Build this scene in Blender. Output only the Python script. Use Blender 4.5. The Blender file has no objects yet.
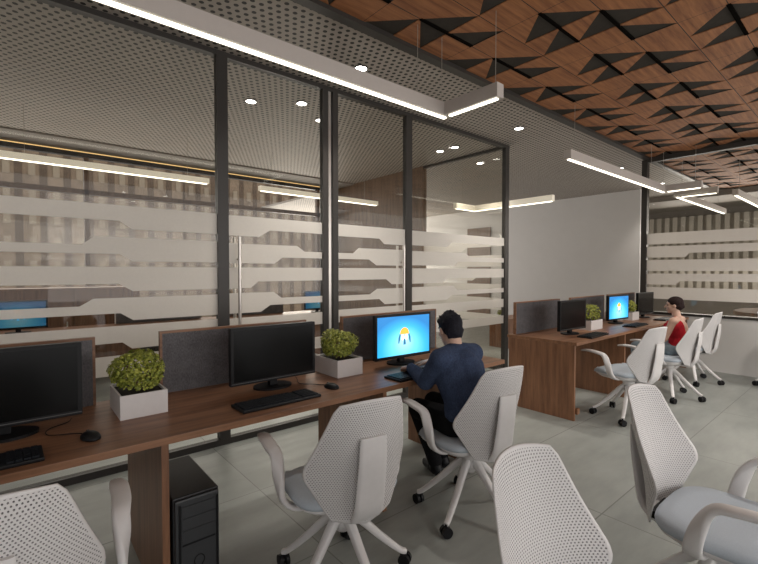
import bpy, bmesh, math, random
from mathutils import Vector, Matrix, Euler
random.seed(7)
SC = bpy.context.scene
COL = SC.collection
PI = math.pi

# ---------------------------------------------------------------- camera
F_PX = 431.0
EYE = 1.43
A = math.atan2(510, F_PX)
PITCH = math.atan(11 / F_PX)
cam = bpy.data.cameras.new('camera')
cam.sensor_width = 36.0
cam.lens = F_PX / 758 * 36.0
cam.clip_start = 0.02
cam.clip_end = 300
camo = bpy.data.objects.new('camera', cam)
COL.objects.link(camo)
fw = Vector((math.cos(A), math.sin(A), 0)); rt = Vector((math.sin(A), -math.cos(A), 0)); up = Vector((0, 0, 1))
fwd = fw * math.cos(PITCH) - up * math.sin(PITCH)
upv = up * math.cos(PITCH) + fw * math.sin(PITCH)
camo.matrix_world = Matrix(((rt.x, upv.x, -fwd.x, 0), (rt.y, upv.y, -fwd.y, 0), (rt.z, upv.z, -fwd.z, EYE), (0, 0, 0, 1)))
SC.camera = camo

# ---------------------------------------------------------------- world, lights, exposure
W = bpy.data.worlds.new('world'); SC.world = W; W.use_nodes = True
bg = W.node_tree.nodes['Background']
bg.inputs[0].default_value = (1.0, 0.985, 0.985, 1)
bg.inputs[1].default_value = 0.8
def area(name, loc, rot, sx, sy, watts, colr):
    l = bpy.data.lights.new(name, 'AREA'); l.shape = 'RECTANGLE'; l.size = sx; l.size_y = sy
    l.energy = watts; l.color = colr
    o = bpy.data.objects.new(name, l); COL.objects.link(o); o.location = loc; o.rotation_euler = rot
    return o
# daylight at the cabin back and meeting room windows, plus added fill for office and corridor
area('fill_office', (4.5, -3.8, 1.9), (PI / 2, 0, 0), 8, 2.2, 60, (1.0, 0.95, 0.90))  # added fill lamp behind the camera, stands for no known window
area('daylight_cabin', (1.5, 7.5, 1.9), (-PI / 2, 0, 0), 7, 2.2, 25, (1.0, 0.92, 0.82))
area('daylight_meeting', (13.6, 1.0, 2.2), (PI / 2 - 0.5, 0, PI / 2), 6, 1.2, 110, (1.0, 0.93, 0.85))
area('fill_corridor', (8.0, 11.7, 1.8), (-PI / 2, 0, 0), 4.5, 2.4, 120, (1.0, 0.94, 0.88))  # added to brighten the corridor and white wall, no source there
SC.view_settings.view_transform = 'Standard'
SC.view_settings.look = 'None'
SC.view_settings.gamma = 1
SC.view_settings.use_curve_mapping = False
SC.view_settings.exposure = 0.72
SPOT_W = 48.0
LED_E = 2.0

# ---------------------------------------------------------------- materials
def newmat(name):
    m = bpy.data.materials.new(name); m.use_nodes = True
    nt = m.node_tree
    return m, nt, nt.nodes['Principled BSDF']
def N(nt, t, **kw):
    n = nt.nodes.new(t)
    for k, v in kw.items(): setattr(n, k, v)
    return n
def mth(nt, op, a, b=None, c=None):
    n = nt.nodes.new('ShaderNodeMath'); n.operation = op
    for i, v in enumerate((a, b, c)):
        if v is None: continue
        if isinstance(v, (int, float)): n.inputs[i].default_value = v
        else: nt.links.new(v, n.inputs[i])
    return n.outputs[0]
def ramp(nt, fac, stops):
    r = nt.nodes.new('ShaderNodeValToRGB')
    e = r.color_ramp.elements
    e[0].position, e[0].color = stops[0][0], (*stops[0][1], 1)
    e[1].position, e[1].color = stops[-1][0], (*stops[-1][1], 1)
    for p, c in stops[1:-1]:
        x = e.new(p); x.color = (*c, 1)
    nt.links.new(fac, r.inputs[0])
    return r.outputs[0]
def mix(nt, fac, a, b):
    n = nt.nodes.new('ShaderNodeMix'); n.data_type = 'RGBA'
    for s, v in ((0, fac), (6, a), (7, b)):
        if isinstance(v, (int, float)): n.inputs[s].default_value = v
        elif isinstance(v, tuple): n.inputs[s].default_value = (*v, 1)
        else: nt.links.new(v, n.inputs[s])
    return n.outputs[2]
def objco(nt, scale=(1, 1, 1)):
    tc = N(nt, 'ShaderNodeTexCoord'); mp = N(nt, 'ShaderNodeMapping')
    mp.inputs['Scale'].default_value = scale
    nt.links.new(tc.outputs['Object'], mp.inputs[0])
    return mp.outputs[0]
def noise(nt, vec, scale, detail=4, rough=0.55):
    n = N(nt, 'ShaderNodeTexNoise'); n.inputs['Scale'].default_value = scale
    n.inputs['Detail'].default_value = detail; n.inputs['Roughness'].default_value = rough
    nt.links.new(vec, n.inputs['Vector'])
    return n.outputs['Fac']
def bump(nt, b, h, strength=0.2, dist=0.01):
    n = N(nt, 'ShaderNodeBump'); n.inputs['Strength'].default_value = strength; n.inputs['Distance'].default_value = dist
    nt.links.new(h, n.inputs['Height']); nt.links.new(n.outputs[0], b.inputs['Normal'])
def plain(name, c, rough=0.5, metal=0.0, var=0.06, scale=30, spec=0.5):
    m, nt, b = newmat(name)
    f = noise(nt, objco(nt), scale, 3)
    lo = tuple(max(0, x * (1 - var)) for x in c); hi = tuple(min(1, x * (1 + var)) for x in c)
    nt.links.new(ramp(nt, f, [(0.3, lo), (0.7, hi)]), b.inputs['Base Color'])
    b.inputs['Roughness'].default_value = rough; b.inputs['Metallic'].default_value = metal; b.inputs['Specular IOR Level'].default_value = spec
    return m
def emis(name, c, s):
    m, nt, b = newmat(name)
    b.inputs['Base Color'].default_value = (*c, 1)
    b.inputs['Emission Color'].default_value = (*c, 1); b.inputs['Emission Strength'].default_value = s
    return m
def wood(name, axis, dark, lite, rough=0.42, seams=False):
    m, nt, b = newmat(name)
    sc = [16, 16, 16]; sc['xyz'.index(axis)] = 1.1
    v = objco(nt, tuple(sc))
    f1 = noise(nt, v, 1.6, 6, 0.6)
    f2 = noise(nt, v, 9.0, 3, 0.7)
    f = mth(nt, 'ADD', mth(nt, 'MULTIPLY', f1, 0.75), mth(nt, 'MULTIPLY', f2, 0.25))
    mid = tuple((x + y) / 2 for x, y in zip(dark, lite))
    c = ramp(nt, f, [(0.36, dark), (0.5, mid), (0.66, lite)])
    if seams:
        tc = N(nt, 'ShaderNodeTexCoord'); sp = N(nt, 'ShaderNodeSeparateXYZ'); nt.links.new(tc.outputs['Object'], sp.inputs[0])
        fy = mth(nt, 'FRACT', mth(nt, 'DIVIDE', mth(nt, 'ADD', sp.outputs[1], -1.585 + 0.2875 * 40), 0.2875))
        fx = mth(nt, 'FRACT', mth(nt, 'DIVIDE', mth(nt, 'ADD', sp.outputs[0], -2.782 + 0.8625 * 20), 0.8625))
        dy = mth(nt, 'ABSOLUTE', mth(nt, 'SUBTRACT', mth(nt, 'FRACT', mth(nt, 'ADD', fy, 0.5)), 0.5))
        dx = mth(nt, 'ABSOLUTE', mth(nt, 'SUBTRACT', mth(nt, 'FRACT', mth(nt, 'ADD', fx, 0.5)), 0.5))
        s = mth(nt, 'MAXIMUM', mth(nt, 'LESS_THAN', dy, 0.011), mth(nt, 'LESS_THAN', dx, 0.0025))
        c = mix(nt, s, c, (0.012, 0.010, 0.008))
    nt.links.new(c, b.inputs['Base Color'])
    b.inputs['Roughness'].default_value = rough
    bump(nt, b, f, 0.05, 0.004)
    return m
def perforated(name, base, hole, px, py, r, rough=0.6, axes=(0, 1), clear=False, uv=False):
    m, nt, b = newmat(name)
    tc = N(nt, 'ShaderNodeTexCoord'); sp = N(nt, 'ShaderNodeSeparateXYZ')
    nt.links.new(tc.outputs['UV' if uv else 'Object'], sp.inputs[0])
    def lat(off):
        ds = []
        for a, p in zip(axes, (px, py)):
            t = mth(nt, 'FRACT', mth(nt, 'ADD', mth(nt, 'DIVIDE', sp.outputs[a], p), 100.5 + off))
            d = mth(nt, 'MULTIPLY', mth(nt, 'SUBTRACT', t, 0.5), p)
            ds.append(mth(nt, 'MULTIPLY', d, d))
        return mth(nt, 'ADD', *ds)
    d = mth(nt, 'MINIMUM', lat(0.0), lat(0.5))
    h = mth(nt, 'LESS_THAN', d, r * r)
    f = noise(nt, objco(nt), 3.0, 2)
    lo = tuple(x * 0.94 for x in base)
    c = mix(nt, h, ramp(nt, f, [(0.3, lo), (0.7, base)]), hole)
    nt.links.new(c, b.inputs['Base Color'])
    b.inputs['Roughness'].default_value = rough
    if clear:
        out = nt.nodes['Material Output']; tr = N(nt, 'ShaderNodeBsdfTransparent'); mx = N(nt, 'ShaderNodeMixShader')
        nt.links.new(mth(nt, 'MULTIPLY', h, 0.45), mx.inputs[0]); nt.links.new(b.outputs[0], mx.inputs[1]); nt.links.new(tr.outputs[0], mx.inputs[2])
        nt.links.new(mx.outputs[0], out.inputs[0])
    return m
def glass_mat(name, tint, spec_scale=0.8, milk=0.0):
    m = bpy.data.materials.new(name); m.use_nodes = True; nt = m.node_tree; nt.nodes.clear()
    out = N(nt, 'ShaderNodeOutputMaterial'); tr = N(nt, 'ShaderNodeBsdfTransparent'); gl = N(nt, 'ShaderNodeBsdfGlossy')
    tr.inputs[0].default_value = (*tint, 1); gl.inputs['Roughness'].default_value = 0.01
    fr = N(nt, 'ShaderNodeLayerWeight'); fr.inputs[0].default_value = 0.5
    sch = mth(nt, 'ADD', 0.04, mth(nt, 'MULTIPLY', mth(nt, 'POWER', fr.outputs['Facing'], 5.0), 0.96))
    mx = N(nt, 'ShaderNodeMixShader')
    nt.links.new(mth(nt, 'MULTIPLY', sch, spec_scale), mx.inputs[0])
    nt.links.new(tr.outputs[0], mx.inputs[1]); nt.links.new(gl.outputs[0], mx.inputs[2])
    nt.links.new(mx.outputs[0], out.inputs[0])
    return m
def frosted(name, c, trans):
    m = bpy.data.materials.new(name); m.use_nodes = True; nt = m.node_tree; nt.nodes.clear()
    out = N(nt, 'ShaderNodeOutputMaterial'); tr = N(nt, 'ShaderNodeBsdfTransparent')
    df = N(nt, 'ShaderNodeBsdfDiffuse'); tl = N(nt, 'ShaderNodeBsdfTranslucent')
    f = noise(nt, objco(nt), 60, 2)
    col = ramp(nt, f, [(0.3, tuple(x * 0.97 for x in c)), (0.7, c)])
    nt.links.new(col, df.inputs[0]); nt.links.new(col, tl.inputs[0])
    m1 = N(nt, 'ShaderNodeMixShader'); m1.inputs[0].default_value = 0.4
    nt.links.new(df.outputs[0], m1.inputs[1]); nt.links.new(tl.outputs[0], m1.inputs[2])
    m2 = N(nt, 'ShaderNodeMixShader'); m2.inputs[0].default_value = trans
    nt.links.new(m1.outputs[0], m2.inputs[1]); nt.links.new(tr.outputs[0], m2.inputs[2])
    nt.links.new(m2.outputs[0], out.inputs[0])
    return m
def tiles(name):
    m, nt, b = newmat(name)
    tc = N(nt, 'ShaderNodeTexCoord'); sp = N(nt, 'ShaderNodeSeparateXYZ'); nt.links.new(tc.outputs['Object'], sp.inputs[0])
    def line(o, off, p, w):
        t = mth(nt, 'FRACT', mth(nt, 'ADD', mth(nt, 'DIVIDE', mth(nt, 'SUBTRACT', o, off), p), 40.5))
        return mth(nt, 'LESS_THAN', mth(nt, 'ABSOLUTE', mth(nt, 'MULTIPLY', mth(nt, 'SUBTRACT', t, 0.5), p)), w)
    g = mth(nt, 'MAXIMUM', line(sp.outputs[0], 1.2, 1.42, 0.0035), line(sp.outputs[1], 1.065, 0.78, 0.0035))
    # each tile a slightly different tone
    cx = mth(nt, 'FLOOR', mth(nt, 'DIVIDE', mth(nt, 'SUBTRACT', sp.outputs[0], 1.2), 1.42))
    cy = mth(nt, 'FLOOR', mth(nt, 'DIVIDE', mth(nt, 'SUBTRACT', sp.outputs[1], 1.065), 0.78))
    cb = N(nt, 'ShaderNodeCombineXYZ'); nt.links.new(cx, cb.inputs[0]); nt.links.new(cy, cb.inputs[1])
    wn = N(nt, 'ShaderNodeTexWhiteNoise'); nt.links.new(cb.outputs[0], wn.inputs[0])
    f = noise(nt, objco(nt, (0.8, 2.4, 1)), 2.2, 6, 0.6)
    f = mth(nt, 'ADD', mth(nt, 'MULTIPLY', f, 0.8), mth(nt, 'MULTIPLY', wn.outputs[0], 0.16))
    c = ramp(nt, f, [(0.3, (0.235, 0.25, 0.235)), (0.5, (0.295, 0.31, 0.29)), (0.72, (0.355, 0.37, 0.35))])
    c = mix(nt, g, c, (0.17, 0.175, 0.16))
    nt.links.new(c, b.inputs['Base Color'])
    b.inputs['Roughness'].default_value = 0.38
    b.inputs['Specular IOR Level'].default_value = 0.35
    return m
def fabric(name, c):
    m, nt, b = newmat(name)
    f = noise(nt, objco(nt, (1, 1, 0.5)), 160, 3, 0.7); f2 = noise(nt, objco(nt), 18, 3)
    f = mth(nt, 'ADD', mth(nt, 'MULTIPLY', f, 0.7), mth(nt, 'MULTIPLY', f2, 0.3))
    nt.links.new(ramp(nt, f, [(0.35, tuple(x * 0.65 for x in c)), (0.65, tuple(x * 1.3 for x in c))]), b.inputs['Base Color'])
    b.inputs['Roughness'].default_value = 0.95; b.inputs['Specular IOR Level'].default_value = 0.1
    bump(nt, b, f, 0.3, 0.004)
    return m
def screen_mat(name, st=0.95):
    m, nt, b = newmat(name)
    tc = N(nt, 'ShaderNodeTexCoord'); sp = N(nt, 'ShaderNodeSeparateXYZ'); nt.links.new(tc.outputs['UV'], sp.inputs[0])
    dx = mth(nt, 'SUBTRACT', sp.outputs[0], 0.5); dy = mth(nt, 'MULTIPLY', mth(nt, 'SUBTRACT', sp.outputs[1], 0.42), 0.75)
    d = mth(nt, 'SQRT', mth(nt, 'ADD', mth(nt, 'MULTIPLY', dx, dx), mth(nt, 'MULTIPLY', dy, dy)))
    d = mth(nt, 'ADD', d, mth(nt, 'MULTIPLY', mth(nt, 'SUBTRACT', sp.outputs[1], 0.4), 0.35))
    c = ramp(nt, d, [(0.0, (0.50, 0.92, 1.0)), (0.18, (0.16, 0.68, 0.95)), (0.38, (0.03, 0.42, 0.80)), (0.62, (0.01, 0.20, 0.52))])
    nt.links.new(c, b.inputs['Emission Color']); b.inputs['Emission Strength'].default_value = st
    b.inputs['Base Color'].default_value = (0.02, 0.02, 0.03, 1); b.inputs['Roughness'].default_value = 0.25
    return m
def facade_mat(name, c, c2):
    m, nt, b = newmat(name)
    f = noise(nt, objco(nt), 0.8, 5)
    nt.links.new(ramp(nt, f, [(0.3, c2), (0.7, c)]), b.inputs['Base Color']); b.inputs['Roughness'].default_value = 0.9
    return m

M = {}
M['floor'] = tiles('floor_tiles')
M['wood_x'] = wood('wood_desk_x', 'x', (0.145, 0.065, 0.032), (0.32, 0.158, 0.082))
M['wood_z'] = wood('wood_desk_z', 'z', (0.135, 0.060, 0.030), (0.30, 0.146, 0.075))
M['wood_ceil'] = wood('wood_ceiling', 'x', (0.205, 0.070, 0.025), (0.46, 0.190, 0.070), 0.65, True)
M['wood_clad'] = wood('wood_cladding', 'z', (0.10, 0.06, 0.035), (0.19, 0.115, 0.07))
M['table_wood'] = wood('table_wood', 'y', (0.09, 0.055, 0.035), (0.17, 0.11, 0.07), 0.85)
M['slot'] = plain('dark_slot', (0.008, 0.007, 0.006), 0.95, spec=0.0)
M['dark_facet'] = plain('dark_ceiling_facet', (0.055, 0.048, 0.041), 0.9, spec=0.1)
M['dark_frame'] = plain('dark_bronze_frame', (0.032, 0.027, 0.023), 0.45)
M['perf'] = perforated('perforated_ceiling_panel', (0.42, 0.37, 0.325), (0.012, 0.010, 0.009), 0.0625, 0.116, 0.0165)
M['soffit'] = plain('grey_soffit', (0.24, 0.215, 0.19), 0.7)
M['wall'] = plain('wall_paint', (0.60, 0.575, 0.55), 0.8, var=0.015, scale=4)
M['parapet'] = plain('parapet_paint', (0.66, 0.645, 0.62), 0.7, var=0.015, scale=4)
M['glass'] = glass_mat('clear_glass', (0.965, 0.96, 0.94), 0.6)
M['film'] = frosted('frosted_film', (0.88, 0.85, 0.81), 0.2)
M['white_plastic'] = plain('white_plastic', (0.69, 0.67, 0.66), 0.42, var=0.02)
M['chair_mesh'] = perforated('perforated_chair_back', (0.69, 0.67, 0.66), (0.22, 0.21, 0.21), 0.010, 0.016, 0.0023, 0.5, clear=True, uv=True)
M['seat_fabric'] = plain('seat_fabric', (0.47, 0.525, 0.58), 0.8, var=0.04, scale=200)
M['black'] = plain('black_plastic', (0.007, 0.007, 0.008), 0.45, spec=0.25)
M['dark_screen'] = plain('dark_screen', (0.004, 0.004, 0.004), 0.22, spec=0.2)
M['key'] = plain('keyboard_key', (0.008, 0.010, 0.014), 0.5, spec=0.25)
M['grey_trim'] = plain('grey_trim', (0.10, 0.10, 0.10), 0.4)
M['screen'] = screen_mat('lit_screen')
M['screen_dim'] = screen_mat('dim_lit_screen', 0.13)
M['logo_orange'] = emis('screen_orange', (1.0, 0.42, 0.05), 0.8)
M['logo_white'] = emis('screen_white', (0.8, 0.95, 1.0), 0.9)
M['logo_dark'] = emis('screen_navy', (0.02, 0.14, 0.28), 0.8)
M['felt'] = fabric('grey_felt', (0.135, 0.130, 0.136))
M['planter'] = plain('planter_white', (0.68, 0.65, 0.635), 0.55, var=0.02)
M['soil'] = plain('soil', (0.03, 0.022, 0.015), 0.95)
def leafmat():
    m, nt, b = newmat('leaf_green')
    f = noise(nt, objco(nt), 45, 2)
    nt.links.new(ramp(nt, f, [(0.3, (0.085, 0.115, 0.012)), (0.5, (0.26, 0.29, 0.035)), (0.7, (0.48, 0.48, 0.09))]), b.inputs['Base Color'])
    b.inputs['Roughness'].default_value = 0.55
    return m
M['leaf'] = leafmat()
M['led'] = emis('led_diffuser', (1.0, 0.95, 0.80), LED_E)
M['lamp_body'] = plain('lamp_housing', (0.50, 0.455, 0.42), 0.5, var=0.02)
M['lamp_white'] = emis('glowing_lamp_bar', (0.85, 0.78, 0.64), 0.2)
M['wire'] = plain('suspension_wire', (0.35, 0.32, 0.28), 0.4)
M['downlight'] = emis('downlight_lens', (1.0, 0.97, 0.92), 9.0)
M['steel'] = plain('brushed_steel', (0.62, 0.58, 0.54), 0.32, 0.85, var=0.03)
M['skin'] = plain('skin', (0.56, 0.36, 0.27), 0.55, var=0.03)
M['hair'] = plain('black_hair', (0.010, 0.010, 0.016), 0.75, var=0.4, scale=90, spec=0.2)
M['brown_hair'] = plain('dark_brown_hair', (0.020, 0.010, 0.009), 0.75, var=0.4, scale=90, spec=0.2)
M['sweater'] = fabric('navy_sweater', (0.046, 0.064, 0.115))
M['trousers'] = fabric('black_trousers', (0.012, 0.012, 0.013))
M['red_top'] = fabric('red_top', (0.42, 0.02, 0.03))
M['jeans'] = fabric('pale_jeans', (0.26, 0.32, 0.36))
M['eye'] = plain('eye', (0.02, 0.015, 0.01), 0.2)
M['tower'] = plain('tower_grey', (0.022, 0.023, 0.025), 0.45)
M['tower_front'] = plain('tower_front', (0.036, 0.038, 0.041), 0.4)
M['facade'] = facade_mat('apartment_render', (0.20, 0.148, 0.105), (0.125, 0.092, 0.066))
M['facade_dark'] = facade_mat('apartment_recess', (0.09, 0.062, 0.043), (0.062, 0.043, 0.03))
M['pane_dark'] = plain('apartment_pane', (0.21, 0.17, 0.125), 0.4)
M['gold'] = emis('cove_strip', (1.0, 0.68, 0.28), 0.45)
M['blind'] = plain('beige_blind', (0.62, 0.57, 0.50), 0.8)
M['blind_back'] = plain('blind_back', (0.47, 0.43, 0.37), 0.8)
M['purple'] = plain('purple_cover', (0.30, 0.16, 0.24), 0.5)

# ---------------------------------------------------------------- mesh helpers
def box(bm, x0, x1, y0, y1, z0, z1, mi=0, bev=0):
    vs = [bm.verts.new((x, y, z)) for z in (z0, z1) for y in (y0, y1) for x in (x0, x1)]
    fs = []
    for q in ((0, 2, 3, 1), (4, 5, 7, 6), (0, 1, 5, 4), (2, 6, 7, 3), (0, 4, 6, 2), (1, 3, 7, 5)):
        f = bm.faces.new([vs[i] for i in q]); f.material_index = mi; fs.append(f)
    if bev:
        es = list({e for f in fs for e in f.edges})
        r = bmesh.ops.bevel(bm, geom=es, offset=bev, segments=2, affect='EDGES', profile=0.6)
        for f in r['faces']: f.material_index = mi
    return fs
def prism(bm, pts, z0, z1, mi=0):
    """polygon in xy extruded in z"""
    lo = [bm.verts.new((p[0], p[1], z0)) for p in pts]; hi = [bm.verts.new((p[0], p[1], z1)) for p in pts]
    n = len(pts); fs = [bm.faces.new(lo[::-1]), bm.faces.new(hi)]
    for i in range(n): fs.append(bm.faces.new((lo[i], lo[(i + 1) % n], hi[(i + 1) % n], hi[i])))
    for f in fs: f.material_index = mi
    return lo + hi
def basis(d):
    d = d.normalized(); a = Vector((0, 0, 1)) if abs(d.z) < 0.9 else Vector((1, 0, 0))
    u = d.cross(a).normalized(); return u, d.cross(u).normalized()
def rod(bm, a, b, r0, r1=None, n=10, mi=0):
    a, b = Vector(a), Vector(b); r1 = r0 if r1 is None else r1
    u, v = basis(b - a); A_ = []; B_ = []
    for i in range(n):
        t = 2 * PI * i / n; d = u * math.cos(t) + v * math.sin(t)
        A_.append(bm.verts.new(a + d * r0)); B_.append(bm.verts.new(b + d * r1))
    fs = [bm.faces.new(A_), bm.faces.new(B_[::-1])]
    for i in range(n): fs.append(bm.faces.new((A_[i], B_[i], B_[(i + 1) % n], A_[(i + 1) % n])))
    for f in fs: f.material_index = mi
def tube(bm, pts, r, n=6, mi=0):
    pts = [Vector(p) for p in pts]; rings = []; pu = None
    for i, p in enumerate(pts):
        d = (pts[min(i + 1, len(pts) - 1)] - pts[max(i - 1, 0)])
        u, v = basis(d) if pu is None else (None, None)
        if pu is not None:
            u = (pu - d.normalized() * pu.dot(d.normalized())).normalized(); v = d.normalized().cross(u)
        pu = u
        rings.append([bm.verts.new(p + (u * math.cos(2 * PI * k / n) + v * math.sin(2 * PI * k / n)) * r) for k in range(n)])
    for a, b in zip(rings, rings[1:]):
        for k in range(n):
            f = bm.faces.new((a[k], a[(k + 1) % n], b[(k + 1) % n], b[k])); f.material_index = mi
    bm.faces.new(rings[0][::-1]); bm.faces.new(rings[-1])
def ribbon(bm, path, side, widths, thicks, mi=0):
    """rounded-rectangle section swept along a path lying in the plane normal to 'side'"""
    path = [Vector(p) for p in path]; side = Vector(side).normalized(); rings = []
    for i, p in enumerate(path):
        d = (path[min(i + 1, len(path) - 1)] - path[max(i - 1, 0)]).normalized()
        nrm = d.cross(side).normalized(); w = widths[i] / 2; t = thicks[i] / 2
        sec = []
        for k in range(12):
            a = 2 * PI * k / 12; ca, sa = math.cos(a), math.sin(a)
            sec.append(p + side * (w * math.copysign(abs(ca) ** 0.5, ca)) + nrm * (t * math.copysign(abs(sa) ** 0.5, sa)))
        rings.append([bm.verts.new(q) for q in sec])
    for a, b in zip(rings, rings[1:]):
        for k in range(12):
            f = bm.faces.new((a[k], a[(k + 1) % 12], b[(k + 1) % 12], b[k])); f.material_index = mi
    bm.faces.new(rings[0][::-1]); bm.faces.new(rings[-1])
def ell(bm, c, r, rot=None, seg=16, rings=10, mi=0):
    mat = Matrix.Translation(Vector(c)) @ (rot.to_matrix().to_4x4() if rot else Matrix.Identity(4)) @ Matrix.Diagonal((r[0], r[1], r[2], 1))
    o = bmesh.ops.create_uvsphere(bm, u_segments=seg, v_segments=rings, radius=1, matrix=mat)
    for v in o['verts']:
        for f in v.link_faces: f.material_index = mi
    return o['verts']
def capsule(bm, a, b, r0, r1):
    rod(bm, a, b, r0, r1, 14); ell(bm, a, (r0,) * 3, seg=14, rings=8); ell(bm, b, (r1,) * 3, seg=14, rings=8)
def catmull(pts, n=6):
    pts = [Vector(p) for p in pts]; out = []
    for i in range(len(pts) - 1):
        p0, p1, p2, p3 = pts[max(i - 1, 0)], pts[i], pts[i + 1], pts[min(i + 2, len(pts) - 1)]
        for k in range(n):
            t = k / n
            out.append(0.5 * ((2 * p1) + (p2 - p0) * t + (2 * p0 - 5 * p1 + 4 * p2 - p3) * t * t + (3 * p1 - p0 - 3 * p2 + p3) * t ** 3))
    out.append(pts[-1]); return out
def lerp_list(vals, m):
    out = []
    for i in range(m):
        t = i / (m - 1) * (len(vals) - 1); k = min(int(t), len(vals) - 2); f = t - k
        out.append(vals[k] * (1 - f) + vals[k + 1] * f)
    return out
def obj(name, bm, mats, parent=None, smooth=False, loc=None, rot=None):
    bmesh.ops.recalc_face_normals(bm, faces=bm.faces)
    me = bpy.data.meshes.new(name); bm.to_mesh(me); bm.free()
    if not isinstance(mats, (list, tuple)): mats = [mats]
    for m in mats: me.materials.append(M[m] if isinstance(m, str) else m)
    if smooth:
        for p in me.polygons: p.use_smooth = True
    o = bpy.data.objects.new(name, me); COL.objects.link(o)
    if parent: o.parent = parent
    if loc: o.location = loc
    if rot: o.rotation_euler = rot
    return o
def smooth_angle(o, deg=40):
    me = o.data
    bm = bmesh.new(); bm.from_mesh(me)
    for f in bm.faces: f.smooth = True
    for e in bm.edges:
        if len(e.link_faces) == 2 and e.calc_face_angle(0) > math.radians(deg): e.smooth = False
    bm.to_mesh(me); bm.free(); return o
def tag(o, label=None, cat=None, group=None, kind=None):
    if label: o['label'] = label
    if cat: o['category'] = cat
    if group: o['group'] = group
    if kind: o['kind'] = kind
    return o
def thing(name, label, cat, loc=(0, 0, 0), rz=0, group=None, kind=None):
    o = bpy.data.objects.new(name, None); o.empty_display_size = 0.1; COL.objects.link(o)
    o.location = loc; o.rotation_euler = (0, 0, rz)
    return tag(o, label, cat, group, kind)
def copy_tree(o, parent=None):
    c = o.copy(); COL.objects.link(c)
    if parent: c.parent = parent
    for ch in list(o.children):
        if ch.name in bpy.data.objects and ch is not c: copy_tree(ch, c)
    return c
def B(): return bmesh.new()
def onebox(name, mat, parent, *a, **k):
    bm = B(); box(bm, *a, **k); return obj(name, bm, mat, parent)
def struct(name, bm, mats, label=None, cat=None, parent=None):
    o = obj(name, bm, mats, parent)
    if not parent: tag(o, label, cat, None, 'structure')
    return o

# ================================================================ SETTING
ZC = 3.2
GY = 3.53        # cabin glass wall
PX = 7.63        # meeting-room partition
SX = 5.33        # cabin side
bm = B(); box(bm, -7, 15, -5, 12, -0.1, 0.0); struct('floor', bm, 'floor', 'grey stone tile floor of the office', 'floor')

# wooden ceiling: wood pieces hung below dark triangular facets
U = 0.2875; X0 = 2.782; R0 = 1.585
def cp(n, r): return (X0 + n * U, R0 - r * U)
HALF = {(0, 2): ((0, 1), (0, 0), (1, 0)), (1, 2): ((0, 1), (0, 0), (1, 0)), (0, 0): ((0, 0), (0, 1), (1, 1)),
        (1, 0): ((0, 1), (0, 0), (1, 0)), (1, 1): ((0, 0), (0, 1), (1, 1)), (2, 1): ((0, 0), (0, 1), (1, 1))}
bm = B(); YW = 2.44
def clipY(poly):      # keep y <= YW
    out = []
    for i, p in enumerate(poly):
        q = poly[(i + 1) % len(poly)]
        if p[1] <= YW: out.append(p)
        if (p[1] <= YW) != (q[1] <= YW):
            t = (YW - p[1]) / (q[1] - p[1]); out.append((p[0] + t * (q[0] - p[0]), YW))
    return out
for i in range(-18, 31):
    for k in range(-4, 16):
        h = HALF.get((i % 3, k % 3))
        pts = [cp(i + a, k + b) for a, b in (h or ((0, 0), (1, 0), (1, 1), (0, 1)))]
        pts = clipY(pts)
        if len(pts) >= 3: prism(bm, pts, ZC, ZC + 0.007, 0)
for i in range(-18, 31, 3):
    for k in range(-3, 16, 3):
        for n0, r in ((i, k), (i + 1, k + 1)):
            (xa, y), (xb, _) = cp(n0, r), cp(n0 + 2, r)
            if y < YW - 0.02: box(bm, xa, xb, y - 0.013, y + 0.013, ZC - 0.003, ZC + 0.007, 2)
box(bm, -3, 11.8, -3.2, YW, ZC + 0.006, ZC + 0.06, 1)
struct('ceiling', bm, ['wood_ceil', 'dark_facet', 'slot'], 'wooden ceiling panels with dark triangular recesses', 'ceiling')
bm = B(); box(bm, -5, 11.8, 2.44, 2.52, ZC - 0.03, ZC + 0.06)
struct('trim_1', bm, 'dark_frame', 'dark strip between wooden and perforated ceiling', 'trim')
bm = B(); box(bm, -5, 11.8, 2.52, 7.04, ZC, ZC + 0.05)
struct('ceiling', bm, 'perf', 'perforated grey brown metal ceiling over the glass wall', 'ceiling')
bm = B(); box(bm, 5.39, 10.36, 7.04, 12, ZC, ZC + 0.05); struct('ceiling', bm, 'perf', 'perforated ceiling of the corridor', 'ceiling')
bm = B(); box(bm, -5, 5.39, 7.04, 7.75, ZC - 0.02, ZC + 0.05); struct('ceiling', bm, 'soffit', 'plain grey soffit at the cabin windows', 'ceiling')
bm = B(); box(bm, 11.8, 14.2, -4, 7.7, ZC - 0.12, ZC + 0.05); struct('ceiling', bm, 'soffit', 'plain grey ceiling at the meeting room windows', 'ceiling')

# white wall behind the workstations
bm = B(); box(bm, 10.36, 10.5, 3.5, 12, 0, ZC); struct('wall_right', bm, 'wall', 'plain white painted wall', 'wall')

DR = thing('door_1', 'brown wooden door in the white wall', 'door', (10.36, 7.33, 0), 0, None, 'structure')
onebox('leaf', 'wood_clad', DR, -0.03, 0.0, 0, 0.81, 0, 2.68); onebox('handle', 'steel', DR, -0.06, -0.03, 0.06, 0.18, 1.0, 1.03)
bm = B(); box(bm, -4.7, -4.6, -5, 7.75, 0, ZC); struct('wall_left', bm, 'wall', 'white painted wall at the near end of the office', 'wall')
# cabin back and wood-clad side
bm = B(); box(bm, SX - 0.04, SX + 0.06, 5.12, 7.75, 0, ZC); struct('wall_cabin', bm, 'wood_clad', 'brown wood clad side wall of the cabin', 'wall')

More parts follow.
